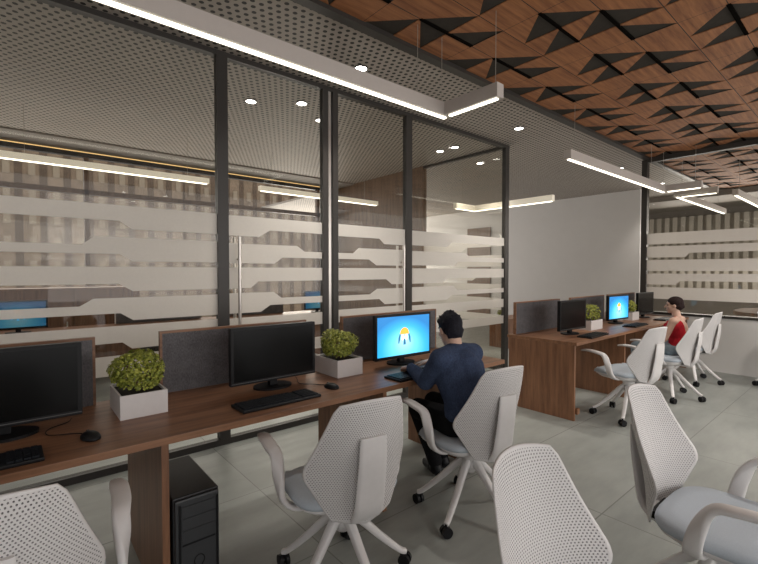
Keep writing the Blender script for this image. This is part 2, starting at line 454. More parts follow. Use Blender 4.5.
def stripes(bm, x0, x1, levels, axis='x', pos=0.0, th=0.0016):
    """levels: list of (top polyline, bottom polyline) in (x,z)"""
    for top, bot in levels:
        poly = [p for p in top] + [p for p in bot[::-1]]
        if axis == 'x': a = [bm.verts.new((p[0], pos, p[1])) for p in poly]; b = [bm.verts.new((p[0], pos + th, p[1])) for p in poly]
        else: a = [bm.verts.new((pos, p[0], p[1])) for p in poly]; b = [bm.verts.new((pos + th, p[0], p[1])) for p in poly]
        n = len(poly)
        bm.faces.new(a); bm.faces.new(b[::-1])
        for i in range(n): bm.faces.new((a[i], b[i], b[(i + 1) % n], a[(i + 1) % n]))
def step(x0, x1, xa, xb, za, zb): return [(x0, za), (xa, za), (xb, zb), (x1, zb)]
def flat(x0, x1, z): return [(x0, z), (x1, z)]
WALL = thing('window_1', 'glass wall of the cabin with dark bronze frame', 'glass wall', (0, 0, 0), 0, None, 'structure')
ZT = 3.16
bm = B()
box(bm, -4.5, 5.38, GY - 0.03, GY + 0.03, ZT, ZC); box(bm, -4.5, 5.38, GY - 0.03, GY + 0.03, 0, 0.05)
obj('frame_rail', bm, 'dark_frame', WALL)
for xa, xb in ((-2.0, -1.91), (1.258, 1.347), (2.262, 2.32), (2.376, 2.436), (3.36, 3.45), (5.29, 5.375)):
    onebox('post', 'dark_frame', WALL, xa, xb, GY - 0.03, GY + 0.03, 0.05, ZT)
onebox('post', 'steel', WALL, 2.335, 2.362, GY - 0.012, GY + 0.012, 0.05, ZT)
def pane(x0, x1, levels):
    onebox('pane', 'glass', WALL, x0, x1, GY - 0.005, GY + 0.005, 0.05, ZT)
    b_ = B(); stripes(b_, x0, x1, levels, 'x', GY - 0.0085); obj('frosted_film', b_, 'film', WALL)
a, b = -1.91, 1.258
pane(-4.5, -2.0, [(flat(-4.5, -2.0, t), flat(-4.5, -2.0, u)) for t, u in ((1.9, 1.73), (1.66, 1.5), (1.46, 1.29), (1.24, 1.08), (1.04, 0.87), (0.8, 0.69))])
pane(a, b, [(flat(a, b, 1.895), step(a, b, .57, .65, 1.785, 1.73)), (step(a, b, .35, .42, 1.61, 1.67), step(a, b, .57, .65, 1.55, 1.5)),
            (flat(a, b, 1.46), step(a, b, .56, .65, 1.34, 1.285)), (step(a, b, .33, .41, 1.19, 1.24), step(a, b, .57, .65, 1.13, 1.075)),
            (flat(a, b, 1.04), step(a, b, .58, .64, .92, .87)), (step(a, b, .35, .42, .80, .83), flat(a, b, .69))])
a, b = 1.347, 2.262
def p2(a, b, d=0.0):
    return [(flat(a, b, 1.892), step(a, b, 1.62 + d, 1.72 + d, 1.725, 1.785)), (step(a, b, 1.99 + d, 2.07 + d, 1.66, 1.61), step(a, b, 1.76 + d, 1.84 + d, 1.495, 1.55)),
            (flat(a, b, 1.46), step(a, b, 1.54 + d, 1.61 + d, 1.285, 1.34)), (step(a, b, 1.75 + d, 1.83 + d, 1.245, 1.19), step(a, b, 1.63 + d, 1.72 + d, 1.075, 1.13)),
            (flat(a, b, 1.035), step(a, b, 1.6 + d, 1.68 + d, .87, .92)), (step(a, b, 1.75 + d, 1.82 + d, .83, .80), flat(a, b, .69))]
pane(a, b, p2(a, b))
a, b = 2.436, 3.36
pane(a, b, [(flat(a, b, 1.895), step(a, b, 2.98, 3.05, 1.775, 1.72)), (step(a, b, 2.63, 2.70, 1.61, 1.665), step(a, b, 2.84, 2.94, 1.55, 1.49)),
            (flat(a, b, 1.46), step(a, b, 3.08, 3.16, 1.34, 1.285)), (step(a, b, 2.85, 2.95, 1.185, 1.24), step(a, b, 2.98, 3.06, 1.13, 1.07)),
            (flat(a, b, 1.045), step(a, b, 2.9, 2.97, .92, .87)), (flat(a, b, .80), flat(a, b, .69))])
a, b = 3.45, 5.29
pane(a, b, p2(a, b, 2.45))
# side glass of the cabin
SIDE = thing('window_2', 'glass side of the cabin with frosted bands', 'glass wall', (0, 0, 0), 0, None, 'structure')
bm = B(); box(bm, SX - 0.025, SX + 0.025, GY + 0.03, 5.12, ZT, ZC); box(bm, SX - 0.025, SX + 0.025, GY + 0.03, 5.12, 0, 0.085); obj('frame_rail', bm, 'dark_frame', SIDE)
onebox('pane', 'glass', SIDE, SX - 0.005, SX + 0.005, GY + 0.03, 5.12, 0.085, ZT)
a, b = GY + 0.03, 5.12
bm = B(); stripes(bm, a, b, [(flat(a, b, 1.89), step(a, b, 4.2, 4.3, 1.785, 1.725)), (flat(a, b, 1.66), step(a, b, 4.5, 4.6, 1.495, 1.55)), (flat(a, b, 1.46), step(a, b, 4.0, 4.1, 1.34, 1.285)),
    (flat(a, b, 1.24), step(a, b, 4.3, 4.4, 1.13, 1.075)), (flat(a, b, 1.04), flat(a, b, .87)), (flat(a, b, .8), flat(a, b, .69))], 'y', SX - 0.0085)
obj('frosted_film', bm, 'film', SIDE)
# pull handles of the glass doors
def handle(x, label):
    t = thing('door_handle', label, 'handle', (x, GY, 0), 0, None)
    for sy in (-1, 1):
        bm = B(); rod(bm, (0, sy * 0.055, 0.76), (0, sy * 0.055, 1.715), 0.014, n=14); smooth_angle(obj('bar', bm, 'steel', t))
    for z in (0.95, 1.53):
        bm = B(); rod(bm, (0, -0.055, z), (0, 0.055, z), 0.008, n=10); smooth_angle(obj('standoff', bm, 'steel', t))
handle(1.425, 'tall steel pull bar on the glass door beside the thick dark post')
handle(3.30, 'tall steel pull bar on the glass door behind the man')

# cabin windows
WB = thing('window_3', 'cabin window onto the apartment blocks', 'window', (0, 0, 0), 0, None, 'structure')
bm = B(); box(bm, -4.5, 5.29, 7.66, 7.74, 3.10, 3.2); box(bm, -4.5, 5.29, 7.66, 7.74, 0, 0.5)
obj('frame', bm, 'dark_frame', WB)
onebox('transom', 'wood_clad', WB, -4.5, 5.29, 7.66, 7.74, 2.56, 2.63)
onebox('cove_strip', 'gold', WB, -4.5, 5.29, 7.655, 7.66, 3.165, 3.178)

for i in range(5): onebox('mullion', 'wood_clad', WB, -3.2 + i * 2.0, -3.14 + i * 2.0, 7.66, 7.74, 0.5, 3.10)
onebox('pane', 'glass', WB, -4.5, 5.29, 7.695, 7.705, 0.5, 3.10)

# meeting room partition: low white wall, sill, glass
bm = B(); box(bm, PX - 0.04, PX + 0.06, -4.5, 2.48, 0, 0.765); struct('wall_far', bm, 'parapet', 'low white wall under the meeting room glass', 'wall')
bm = B(); box(bm, PX - 0.055, PX + 0.075, -4.5, 2.48, 0.765, 0.80); struct('trim_2', bm, 'dark_frame', 'dark sill along the low white wall', 'trim')
MP = thing('window_4', 'meeting room glass with frosted bands over the low wall', 'glass wall', (0, 0, 0), 0, None, 'structure')
onebox('post', 'dark_frame', MP, PX - 0.045, PX + 0.045, 2.47, 2.55, 0, ZC - 0.03)
onebox('frame_rail', 'dark_frame', MP, PX - 0.04, PX + 0.04, -4.5, 2.47, ZC - 0.075, ZC)
onebox('pane', 'glass', MP, PX - 0.005, PX + 0.005, -4.5, 2.47, 0.80, ZC - 0.075)
a, b = -4.5, 2.47
bm = B(); stripes(bm, a, b, [(flat(a, b, 2.015), flat(a, b, 1.845)), (flat(a, b, 1.81), step(a, b, 1.91, 1.96, 1.70, 1.64)), (flat(a, b, 1.60), [(a, 1.37), (1.0, 1.37), (1.12, 1.43), (b, 1.43)]),
    (flat(a, b, 1.39), step(a, b, 2.02, 2.08, 1.28, 1.22)), (flat(a, b, 1.18), flat(a, b, 1.00))], 'y', PX - 0.0085)
obj('frosted_film', bm, 'film', MP)
# meeting room window wall with vertical blinds
WM = thing('window_5', 'meeting room window with beige vertical blinds', 'window', (0, 0, 0), 0, None, 'structure')
bm = B(); box(bm, 14.0, 14.1, -4.5, 7.7, 0, 0.75); box(bm, 14.0, 14.1, -4.5, 7.7, 2.9, 3.2); obj('frame', bm, 'soffit', WM)
bm = B()
for i in range(62): box(bm, 13.9, 13.92, -4.2 + i * 0.19, -4.10 + i * 0.19, 0.75, 2.9)
obj('blind', bm, 'blind', WM)
onebox('back_panel', 'blind_back', WM, 14.0, 14.1, -4.5, 7.7, 0.75, 2.9)
bm = B(); box(bm, 10.4, 14.0, 7.6, 7.7, 0, ZC); struct('wall_end', bm, 'wall', 'white end wall of the meeting room', 'wall')

# ================================================================ LIGHTS OF THE ROOM
def pendant(label, segs, wires, z=2.6, h=0.10, w=0.075, group='linear pendant lights', hm='lamp_body'):
    """segs: list of (x0,x1,y0,y1) boxes of the L"""
    x, y = segs[0][0], segs[0][2]
    t = thing('pendant_light', label, 'pendant light', (x, y, z), 0, group)
    bm = B(); b2 = B()
    for s in segs:
        box(bm, s[0] - x, s[1] - x, s[2] - y, s[3] - y, 0.006, h)
        i = 0.024
        box(b2, s[0] - x + i, s[1] - x - i, s[2] - y + i, s[3] - y - i, -0.004, 0.006)
    obj('housing', bm, hm, t); obj('diffuser', b2, 'led', t)
    for wx, wy in wires:
        b3 = B(); rod(b3, (wx - x, wy - y, h), (wx - x, wy - y, ZC - z), 0.0022, n=6); obj('suspension_wire', b3, 'wire', t)
    return t
w = 0.075
pendant('long L-shaped LED pendant light hanging before the cabin glass wall', [(-2.2, 2.565, 2.26 - w, 2.26), (2.565 - w, 2.565, 1.72, 2.26 - w)],
        [(2.53, 1.76), (2.50, 2.22), (2.24, 2.22), (0.4, 2.22)])
pendant('L-shaped LED pendant light over the far row of workstations', [(4.44, 7.44, 2.235 - w, 2.235), (7.44 - w, 7.44, 1.72, 2.235 - w)],
        [(4.6, 2.2), (6.9, 2.2), (7.40, 2.2), (7.40, 1.80)])
pendant('thin L-shaped LED pendant light high in the meeting room beyond the post', [(8.05, 11.1, 2.24 - w, 2.24), (8.05, 8.05 + w, 1.68, 2.24 - w)], [(8.3, 2.2), (10.6, 2.2)])
pendant('LED pendant light inside the meeting room behind the partition glass', [(8.55, 12.2, 1.6 - w, 1.6)], [(8.8, 1.56), (11.5, 1.56)])
pendant('LED pendant light in the cabin beside the thick dark post', [(-2.2, 2.02, 6.0 - w, 6.0)], [(0.1, 5.96), (1.75, 5.96)], h=0.075, hm='lamp_white')
pendant('short LED pendant light in the cabin nearest its wooden side wall', [(2.75, 4.99, 6.0 - w, 6.0)], [(2.95, 5.96), (4.7, 5.96)], h=0.075, hm='lamp_white')
pendant('L-shaped LED pendant light in the corridor behind the cabin side glass', [(5.8, 6.3, 4.80, 4.80 + w), (6.3, 6.3 + w, 3.35, 4.80 + w)], [(6.0, 4.84), (6.34, 3.6)], 2.5, hm='lamp_white')

def downlight(x, y, label, lamp=True):
    t = thing('downlight', label, 'downlight', (x, y, ZC), 0, 'recessed ceiling downlights')
    bm = B()
    n = 24; ro, ri = 0.062, 0.05
    R = [[bm.verts.new((r * math.cos(2 * PI * k / n), r * math.sin(2 * PI * k / n), z)) for k in range(n)] for r, z in ((ro, 0), (ro, -0.006), (ri, -0.008), (ri, 0))]
    for a_, b_ in zip(R, R[1:]):
        for k in range(n): bm.faces.new((a_[k], a_[(k + 1) % n], b_[(k + 1) % n], b_[k]))
    obj('trim_ring', bm, 'dark_frame', t)
    bm = B(); rod(bm, (0, 0, -0.001), (0, 0, -0.007), 0.05, n=24); obj('lens', bm, 'downlight', t)
    if lamp:
        l = bpy.data.lights.new('downlight_beam', 'SPOT'); l.energy = SPOT_W; l.spot_size = math.radians(95); l.spot_blend = 0.7; l.shadow_soft_size = 0.05; l.color = (1.0, 0.945, 0.88)
        lo = bpy.data.objects.new('downlight_beam', l); COL.objects.link(lo); lo.parent = t; lo.location = (0, 0, -0.02)
for x, y, lab in ((2.336, 3.008, 'round white downlight right above the long pendant corner'), (4.80, 2.993, 'downlight outside the end of the cabin glass wall'),
                  (7.977, 3.02, 'downlight between the far pendant and the dark corner post'), (10.0, 3.0, 'downlight seen just past the dark corner post'),
                  (1.909, 4.325, 'cabin downlight seen through the glass beside the thick post'), (2.342, 4.029, 'second cabin downlight from the thick post'),
                  (2.764, 4.342, 'cabin downlight half hidden by the slim double posts'), (4.823, 4.312, 'cabin downlight at the panel behind the man, lower one'),
                  (4.832, 4.036, 'cabin downlight at the panel behind the man, upper one'), (5.856, 4.364, 'downlight in the corridor beyond the cabin side glass'),
                  (-0.6, 3.0, 'downlight over the near end of the desk row')):
    downlight(x, y, lab, x > 0)
for x, y in ((3.6, -0.4), (5.6, 0.4), (6.5, -0.3)):  # unseen spots without fixtures, added to brighten the right side and low wall
    l = bpy.data.lights.new('fill_spot', 'SPOT'); l.energy = SPOT_W * 1.6; l.spot_size = math.radians(120); l.spot_blend = 0.8; l.shadow_soft_size = 0.15; l.color = (1.0, 0.945, 0.88)
    lo = bpy.data.objects.new('fill_spot', l); COL.objects.link(lo); lo.location = (x, y, ZC - 0.05)

# ================================================================ FURNITURE
def desk(label, x0, x1, panels, yf=1.89, yb=2.64, zt=0.75):
    t = thing('desk', label, 'desk', (x0, yf, 0))
    onebox('desktop', 'wood_x', t, 0, x1 - x0, 0, yb - yf, zt - 0.03, zt, bev=0.002)
    for px in panels:
        onebox('side_panel', 'wood_z', t, px - x0, px - x0 + 0.028, 0.02, yb - yf - 0.02, 0, zt - 0.03)
    return t
D1 = desk('long brown wooden desk along the cabin glass wall', -2.2, 2.86, (-0.75, 0.447, 1.645, 2.54))
D2 = desk('brown wooden desk row before the white wall', 4.04, 7.57, (4.04, 5.24, 6.4, 7.54))
onebox('foot_block', 'wood_z', D2, 0.03, 0.075, 0.0, 0.025, 0.06, 0.115)

def divider(x0, x1, y, label):
    t = thing('desk_divider', label, 'divider', (x0, y, 0.75), 0, 'grey felt desk dividers')
    W_ = x1 - x0; H_ = 0.345; e = 0.012
    onebox('felt_panel', 'felt', t, e, W_ - e, -0.012, 0.014, 0, H_ - e)
    bm = B(); box(bm, 0, e, -0.014, 0.016, 0, H_); box(bm, W_ - e, W_, -0.014, 0.016, 0, H_); box(bm, e, W_ - e, -0.014, 0.016, H_ - e, H_); obj('edge_band', bm, 'wood_x', t)
divider(-0.62, 0.305, 2.60, 'grey felt divider behind the first black monitor of the near desk')
divider(0.605, 1.53, 2.60, 'grey felt divider between the near planter and the second black monitor')
divider(1.83, 2.85, 2.60, 'grey felt divider behind the lit monitor of the man')
divider(4.09, 5.05, 2.585, 'grey felt divider at the open end of the far desk row')
divider(5.33, 6.31, 2.585, 'grey felt divider in the middle of the far desk row')
divider(6.45, 7.43, 2.585, 'grey felt divider nearest the dark corner post')

def monitor(x, y, rz, lit, label, zt=0.75, lm='screen'):
    t = thing('monitor', label, 'monitor', (x, y, zt), rz, 'desktop monitors')
    bm = B(); box(bm, -0.265, 0.265, -0.022, 0.014, 0.048, 0.368, 0, 0.004); box(bm, -0.2, 0.2, 0.013, 0.04, 0.10, 0.32, 0, 0.01)
    obj('bezel', bm, 'black', t)
    bm = B(); vs = [bm.verts.new(p) for p in ((-0.248, -0.0225, 0.07), (0.248, -0.0225, 0.07), (0.248, -0.0225, 0.352), (-0.248, -0.0225, 0.352))]
    vb = [bm.verts.new((v.co.x, -0.021, v.co.z)) for v in vs]
    uvl = bm.loops.layers.uv.new('UVMap')
    f = bm.faces.new(vs); bm.faces.new(vb[::-1])
    for i in range(4): bm.faces.new((vs[i], vb[i], vb[(i + 1) % 4], vs[(i + 1) % 4]))
    for lp, uv in zip(f.loops, ((0, 0), (1, 0), (1, 1), (0, 1))): lp[uvl].uv = uv
    s = obj('screen', bm, lm if lit else 'dark_screen', t)
    if lit:
        tag(s, 'lit blue screen with a glowing emblem')
        def flatpoly(name, pts, mat, d):
            b_ = B(); lo = [b_.verts.new((px, -0.0226 - d, pz)) for px, pz in pts]; hi = [b_.verts.new((px, -0.0226 - d + 0.0004, pz)) for px, pz in pts]
            b_.faces.new(lo); b_.faces.new(hi[::-1])
            for i in range(len(pts)): b_.faces.new((lo[i], hi[i], hi[(i + 1) % len(pts)], lo[(i + 1) % len(pts)]))
            obj(name, b_, mat, s)
        cz = 0.215
        dome = [(0.043 * math.cos(a_), cz + 0.005 + 0.048 * math.sin(a_)) for a_ in [PI * k / 14 for k in range(15)]]
        flatpoly('emblem_dome', dome, 'logo_orange', 0.0006)
        for sx in (-1, 1):
            flatpoly('emblem_leg', [(sx * 0.046, cz + 0.008), (sx * 0.058, cz - 0.02), (sx * 0.06, cz - 0.06), (sx * 0.05, cz - 0.06), (sx * 0.042, cz - 0.03), (sx * 0.036, cz + 0.004)], 'logo_dark', 0.0009)
            flatpoly('emblem_lobe', [(sx * 0.002 + sx * 0.016 + 0.015 * math.cos(2 * PI * k / 16), cz - 0.018 + 0.022 * math.sin(2 * PI * k / 16)) for k in range(16)], 'logo_white', 0.0012)
        flatpoly('emblem_stem', [(-0.008, cz - 0.03), (0.008, cz - 0.03), (0.012, cz - 0.072), (-0.012, cz - 0.072)], 'logo_dark', 0.0014)
    else:
        onebox('chin_strip', 'grey_trim', t, -0.262, 0.262, -0.0235, -0.022, 0.0595, 0.0625)
    bm = B(); box(bm, -0.024, 0.024, 0.005, 0.04, 0.012, 0.12, 0, 0.004); obj('stand_neck', bm, 'black', t)
    bm = B(); pts = [(0.115 * math.cos(2 * PI * k / 32), 0.02 + 0.085 * math.sin(2 * PI * k / 32)) for k in range(32)]
    prism(bm, pts, 0, 0.012); obj('stand_foot', bm, 'black', t)
    return t
monitor(-0.045, 2.31, 0, False, 'black switched-off monitor on the near desk beside the planter')
monitor(1.15, 2.31, 0, False, 'black switched-off monitor between the two near planters')
monitor(2.17, 2.30, -0.05, True, 'lit blue monitor in front of the man')
monitor(4.58, 2.20, -0.05, False, 'dark monitor at the open end of the far desk row')
monitor(5.97, 2.27, -0.08, True, 'lit blue monitor on the far desk row')
monitor(7.03, 2.30, -0.05, False, 'dark monitor nearest the dark corner post')

def keyboard(x, y, rz, label, wdt=0.44):
    t = thing('keyboard', label, 'keyboard', (x, y, 0.75), rz, 'black keyboards')
    bm = B(); box(bm, -wdt / 2, wdt / 2, -0.075, 0.075, 0, 0.014, 0, 0.004); obj('case', bm, 'black', t)
    bm = B(); n = 18; box(bm, -wdt / 2 + 0.006, wdt / 2 - 0.006, -0.067, 0.067, 0.012, 0.0145)
    for r in range(5):
        for c in range(n):
            if 13 <= c < 14: continue
            x0 = -wdt / 2 + 0.012 + c * (wdt - 0.024) / n; y0 = -0.062 + r * 0.025
            box(bm, x0 + 0.001, x0 + (wdt - 0.024) / n - 0.002, y0, y0 + 0.021, 0.013, 0.021)
    obj('keys', bm, 'key', t)
keyboard(-0.15, 2.01, 0.02, 'black keyboard in front of the near switched-off monitor')
keyboard(1.035, 2.04, 0.02, 'black keyboard in front of the second black monitor')
keyboard(2.0, 1.985, 0.02, 'black keyboard under the hands of the man')
keyboard(4.62, 1.99, 0.05, 'black keyboard at the open end of the far desk row', 0.46)
keyboard(5.88, 2.02, 0.03, 'black keyboard before the lit monitor of the far desk row', 0.46)
keyboard(6.95, 2.02, 0.03, 'black keyboard in front of the woman in red', 0.46)
def mouse(x, y, rz, label, cable):
    t = thing('computer_mouse', label, 'mouse', (x, y, 0.75), rz, 'black computer mice')
    bm = B(); vs = ell(bm, (0, 0, 0.004), (0.034, 0.055, 0.024), seg=20, rings=12)
    for v in vs: v.co.z = max(v.co.z, 0.0)
    obj('shell', bm, 'black', t, True)
    bm = B(); rod(bm, (-0.004, 0.03, 0.020), (0.004, 0.03, 0.020), 0.008, n=14); obj('scroll_wheel', bm, 'grey_trim', t)
    bm = B(); tube(bm, catmull([(0, 0.053, 0.006)] + cable, 6), 0.002); obj('cable', bm, 'black', t, True)
mouse(0.225, 2.085, 0.2, 'black mouse beside the near keyboard and planter', [(-0.03, 0.10, 0.004), (-0.10, 0.16, 0.004), (-0.08, 0.24, 0.004), (0.0, 0.28, 0.004), (0.03, 0.33, 0.004)])
mouse(1.40, 2.085, 0.1, 'black mouse beside the second keyboard', [(-0.03, 0.12, 0.004), (-0.08, 0.20, 0.004), (-0.03, 0.30, 0.004), (0.0, 0.36, 0.004)])
mouse(2.40, 2.06, 0.0, 'black mouse under the right hand of the man', [(-0.02, 0.12, 0.004), (-0.04, 0.24, 0.004)])

def leaves(bm, c, r, n, size, seed):
    rnd = random.Random(seed)
    bumps = [(Vector((rnd.uniform(-1, 1), rnd.uniform(-1, 1), rnd.uniform(-0.2, 1))).normalized(), rnd.uniform(0.05, 0.25)) for _ in range(9)]
    for i in range(n):
        d = Vector((rnd.gauss(0, 1), rnd.gauss(0, 1), rnd.gauss(0, 1))).normalized()
        if d.z < -0.75: d.z *= -1
        k = rnd.uniform(0.45, 1.0) ** 0.5
        s = 0.88
        for bd, ba in bumps: s += ba * max(0, d.dot(bd)) ** 6
        p = Vector(c) + Vector((d.x * r[0], d.y * r[1], d.z * r[2])) * (k * s)
        nrm = (d + Vector((rnd.uniform(-.8, .8), rnd.uniform(-.8, .8), rnd.uniform(-.3, 1.1)))).normalized()
        u, v = basis(nrm); a_ = rnd.uniform(0, 2 * PI); u2 = u * math.cos(a_) + v * math.sin(a_); v2 = nrm.cross(u2)
        L = size * rnd.uniform(0.7, 1.3); wv = L * 0.36
        q = [p - u2 * L * 0.5, p + v2 * wv - nrm * L * .06, p + u2 * L * 0.5, p - v2 * wv - nrm * L * .06]
        vs = [bm.verts.new(x) for x in q]; m_ = bm.verts.new(p + nrm * L * 0.10)
        for j in range(4): bm.faces.new((vs[j], vs[(j + 1) % 4], m_))
def planter(x, y, label, W_=0.20, D_=0.27, H_=0.11, seed=1, n=2300, z=0.75, rr=(0.13, 0.13, 0.104), group='white planter boxes', size=0.018):
    t = thing('potted_plant', label, 'plant', (x, y, z), 0, group)
    bm = B(); e = 0.008
    box(bm, -W_ / 2, W_ / 2, -D_ / 2, D_ / 2, 0, 0.01)
    box(bm, -W_ / 2, W_ / 2, -D_ / 2, -D_ / 2 + e, 0.01, H_); box(bm, -W_ / 2, W_ / 2, D_ / 2 - e, D_ / 2, 0.01, H_)
    box(bm, -W_ / 2, -W_ / 2 + e, -D_ / 2 + e, D_ / 2 - e, 0.01, H_); box(bm, W_ / 2 - e, W_ / 2, -D_ / 2 + e, D_ / 2 - e, 0.01, H_)
    obj('planter_box', bm, 'planter', t)
    onebox('soil', 'soil', t, -W_ / 2 + e, W_ / 2 - e, -D_ / 2 + e, D_ / 2 - e, 0.01, H_ - 0.012)
    bm = B(); rnd = random.Random(seed)
    for k in range(7):
        a_ = rnd.uniform(0, 2 * PI); q = rnd.uniform(0.01, 0.05)
        tube(bm, [(q * math.cos(a_), q * math.sin(a_), H_ - 0.014), (1.3 * q * math.cos(a_), 1.3 * q * math.sin(a_), H_ + 0.05), (1.7 * q * math.cos(a_), 1.7 * q * math.sin(a_), H_ + rr[2])], 0.003)
    obj('stems', bm, 'wood_z', t)
    bm = B(); leaves(bm, (0, 0, H_ + rr[2] * 0.70), rr, n, size, seed); obj('foliage', bm, 'leaf', t)
planter(0.455, 2.372, 'leafy green plant in white box beside the near black monitor', seed=3)
planter(1.65, 2.375, 'leafy green plant in white box beside the lit monitor of the man', seed=4)
planter(5.16, 2.28, 'leafy plant in white box beside the dark monitor at the far row end', seed=5, n=500, W_=0.3, D_=0.2, size=0.03)
planter(6.38, 2.47, 'leafy plant in white box left of the far lit monitor, in the divider gap', seed=6, n=400, W_=0.12, D_=0.2, rr=(0.075, .08, .12), size=0.03)
planter(6.58, 2.36, 'leafy plant in white box right of the far lit monitor', seed=8, n=500, rr=(0.11, 0.11, 0.10), W_=0.24, D_=0.2, size=0.03)

# PC tower under the near desk
t = thing('computer_tower', 'dark grey computer tower on the floor beneath the near desk', 'computer', (0.487, 1.89, 0))
bm = B(); box(bm, 0, 0.19, 0.02, 0.44, 0.012, 0.475, 0, 0.006); obj('case', bm, 'tower', t)
bm = B(); box(bm, 0.004, 0.186, 0.0, 0.02, 0.014, 0.470, 0, 0.008); obj('front_panel', bm, 'tower_front', t)
for k in range(3): onebox('drive_cover', 'tower_front', t, 0.03, 0.167, -0.004, 0.0, 0.40 - k * 0.052, 0.44 - k * 0.052)
onebox('slot', 'black', t, 0.03, 0.167, -0.003, 0.0, 0.372 - 0.1, 0.378 - 0.1)
for xa in (0.018, 0.172): onebox('side_trim', 'black', t, xa, xa + 0.008, -0.004, 0.0, 0.03, 0.45)
bm = B()
ring = [(0.10 + 0.021 * math.cos(a_), 0.19 + 0.024 * math.sin(a_)) for a_ in [PI * (-0.33 + 1.66 * k / 18) for k in range(19)]] + [(0.09, 0.10), (0.11, 0.10)]
tube(bm, [(p[0], -0.001, p[1]) for p in ring + ring[:1]], 0.0025); obj('keyhole_emblem', bm, 'black', t)
bm = B()
for xx in (0.03, 0.17):
    for yy in (0.05, 0.40): rod(bm, (xx, yy, 0), (xx, yy, 0.013), 0.012)
obj('foot', bm, 'black', t)

# ---------------------------------------------------------------- office chair
def make_chair():
    t = thing('office_chair', 'white office chair', 'chair', (0, 0, 0), 0, 'white perforated-back office chairs')
    # backrest shell
    bm = B(); uvl = bm.loops.layers.uv.new('UVMap')
    NU, NV = 24, 28; z0, z1 = 0.408, 0.905
    keys = [(0.0, 0.140), (0.06, 0.160), (0.2, 0.200), (0.34, 0.238), (0.40, 0.243), (0.46, 0.238), (0.7, 0.198), (0.94, 0.160), (1.0, 0.140)]
    def hw(v):
        for (a_, b_), (c_, d_) in zip(keys, keys[1:]):
            if v <= c_: f_ = (v - a_) / (c_ - a_); return b_ + (d_ - b_) * f_
        return keys[-1][1]
    def pt(u, v, off):
        w_ = hw(v); x = u * w_
        z = z0 + (z1 - z0) * v + (0.018 * (1 - u * u) if v > 0.9 else 0) * (v - 0.9) * 10 - (0.03 * (1 - abs(u)) * max(0, 0.15 - v) / 0.15)
        lean = -0.222 - 0.085 * v + 0.012 * math.exp(-((v - 0.35) / 0.25) ** 2)
        wrap = 2.0 * x * x
        return Vector((x, lean + wrap + off, z))
    def UU(i): return -1 if i == 0 else 1 if i == NU else -0.965 + 1.93 * (i - 1) / (NU - 2)
    def VV(j): return 0 if j == 0 else 1 if j == NV else 0.018 + 0.964 * (j - 1) / (NV - 2)
    g = {}
    for s, off in ((0, 0.0), (1, -0.006)):
        for i in range(NU + 1):
            for j in range(NV + 1): g[s, i, j] = bm.verts.new(pt(UU(i), VV(j), off))
    def quad(ks, inner=True):
        f = bm.faces.new([g[k] for k in ks])
        for lp, k in zip(f.loops, ks):
            v = VV(k[2]); lp[uvl].uv = (UU(k[1]) * hw(v), v * (z1 - z0)) if inner else (0.0025, 0.004)
    for i in range(NU):
        for j in range(NV):
            inn = 0 < i < NU - 1 and 0 < j < NV - 1
            quad([(0, i, j), (0, i + 1, j), (0, i + 1, j + 1), (0, i, j + 1)], inn); quad([(1, i, j), (1, i, j + 1), (1, i + 1, j + 1), (1, i + 1, j)], inn)
    for i in range(NU):
        quad([(0, i, 0), (1, i, 0), (1, i + 1, 0), (0, i + 1, 0)], False); quad([(0, i, NV), (0, i + 1, NV), (1, i + 1, NV), (1, i, NV)], False)
    for j in range(NV):
        quad([(0, 0, j), (0, 0, j + 1), (1, 0, j + 1), (1, 0, j)], False); quad([(0, NU, j), (1, NU, j), (1, NU, j + 1), (0, NU, j + 1)], False)
    obj('backrest', bm, 'chair_mesh', t, True)
    # spine: broad curved band from under the seat up to the back
    path = catmull([(0, 0.0, 0.385), (0, -0.13, 0.385), (0, -0.205, 0.395), (0, -0.250, 0.45), (0, -0.270, 0.55), (0, -0.286, 0.66), (0, -0.292, 0.765)], 5)
    n = len(path)
    bm = B(); ribbon(bm, path, (1, 0, 0), lerp_list([0.09, 0.115, 0.14, 0.14, 0.135, 0.13, 0.12], n), lerp_list([0.03, 0.03, 0.03, 0.024, 0.018, 0.016, 0.012], n)); smooth_angle(obj('back_support', bm, 'white_plastic', t), 60)
    onebox('tilt_bracket', 'black', t, -0.08, 0.08, -0.205, -0.06, 0.40, 0.43)
    # seat
    def seat_outline(s, n=40):
        return [(s * 0.245 * math.copysign(abs(math.cos(a_)) ** 0.55, math.cos(a_)), 0.045 + s * 0.215 * math.copysign(abs(math.sin(a_)) ** 0.55, math.sin(a_))) for a_ in [2 * PI * k / n for k in range(n)]]
    bm = B(); rings = []
    for s, z in ((0.90, 0.432), (1.0, 0.440), (1.02, 0.455), (1.0, 0.470), (0.93, 0.480), (0.7, 0.482), (0.35, 0.478)):
        rings.append([bm.verts.new((p[0], p[1], z - (0.02 if p[1] > 0.2 and z > 0.45 else 0))) for p in seat_outline(s)])
    for a_, b_ in zip(rings, rings[1:]):
        for k in range(40): bm.faces.new((a_[k], a_[(k + 1) % 40], b_[(k + 1) % 40], b_[k]))
    bm.faces.new(rings[0][::-1]); bm.faces.new(rings[-1])
    obj('seat_cushion', bm, 'seat_fabric', t, True)
    bm = B(); rings = []
    for s, z in ((0.45, 0.375), (0.8, 0.395), (0.96, 0.425), (0.93, 0.437)):
        rings.append([bm.verts.new((p[0], p[1], z)) for p in seat_outline(s)])
    for a_, b_ in zip(rings, rings[1:]):
        for k in range(40): bm.faces.new((a_[k], a_[(k + 1) % 40], b_[(k + 1) % 40], b_[k]))
    bm.faces.new(rings[0][::-1]); bm.faces.new(rings[-1])
    obj('seat_pan', bm, 'white_plastic', t, True)
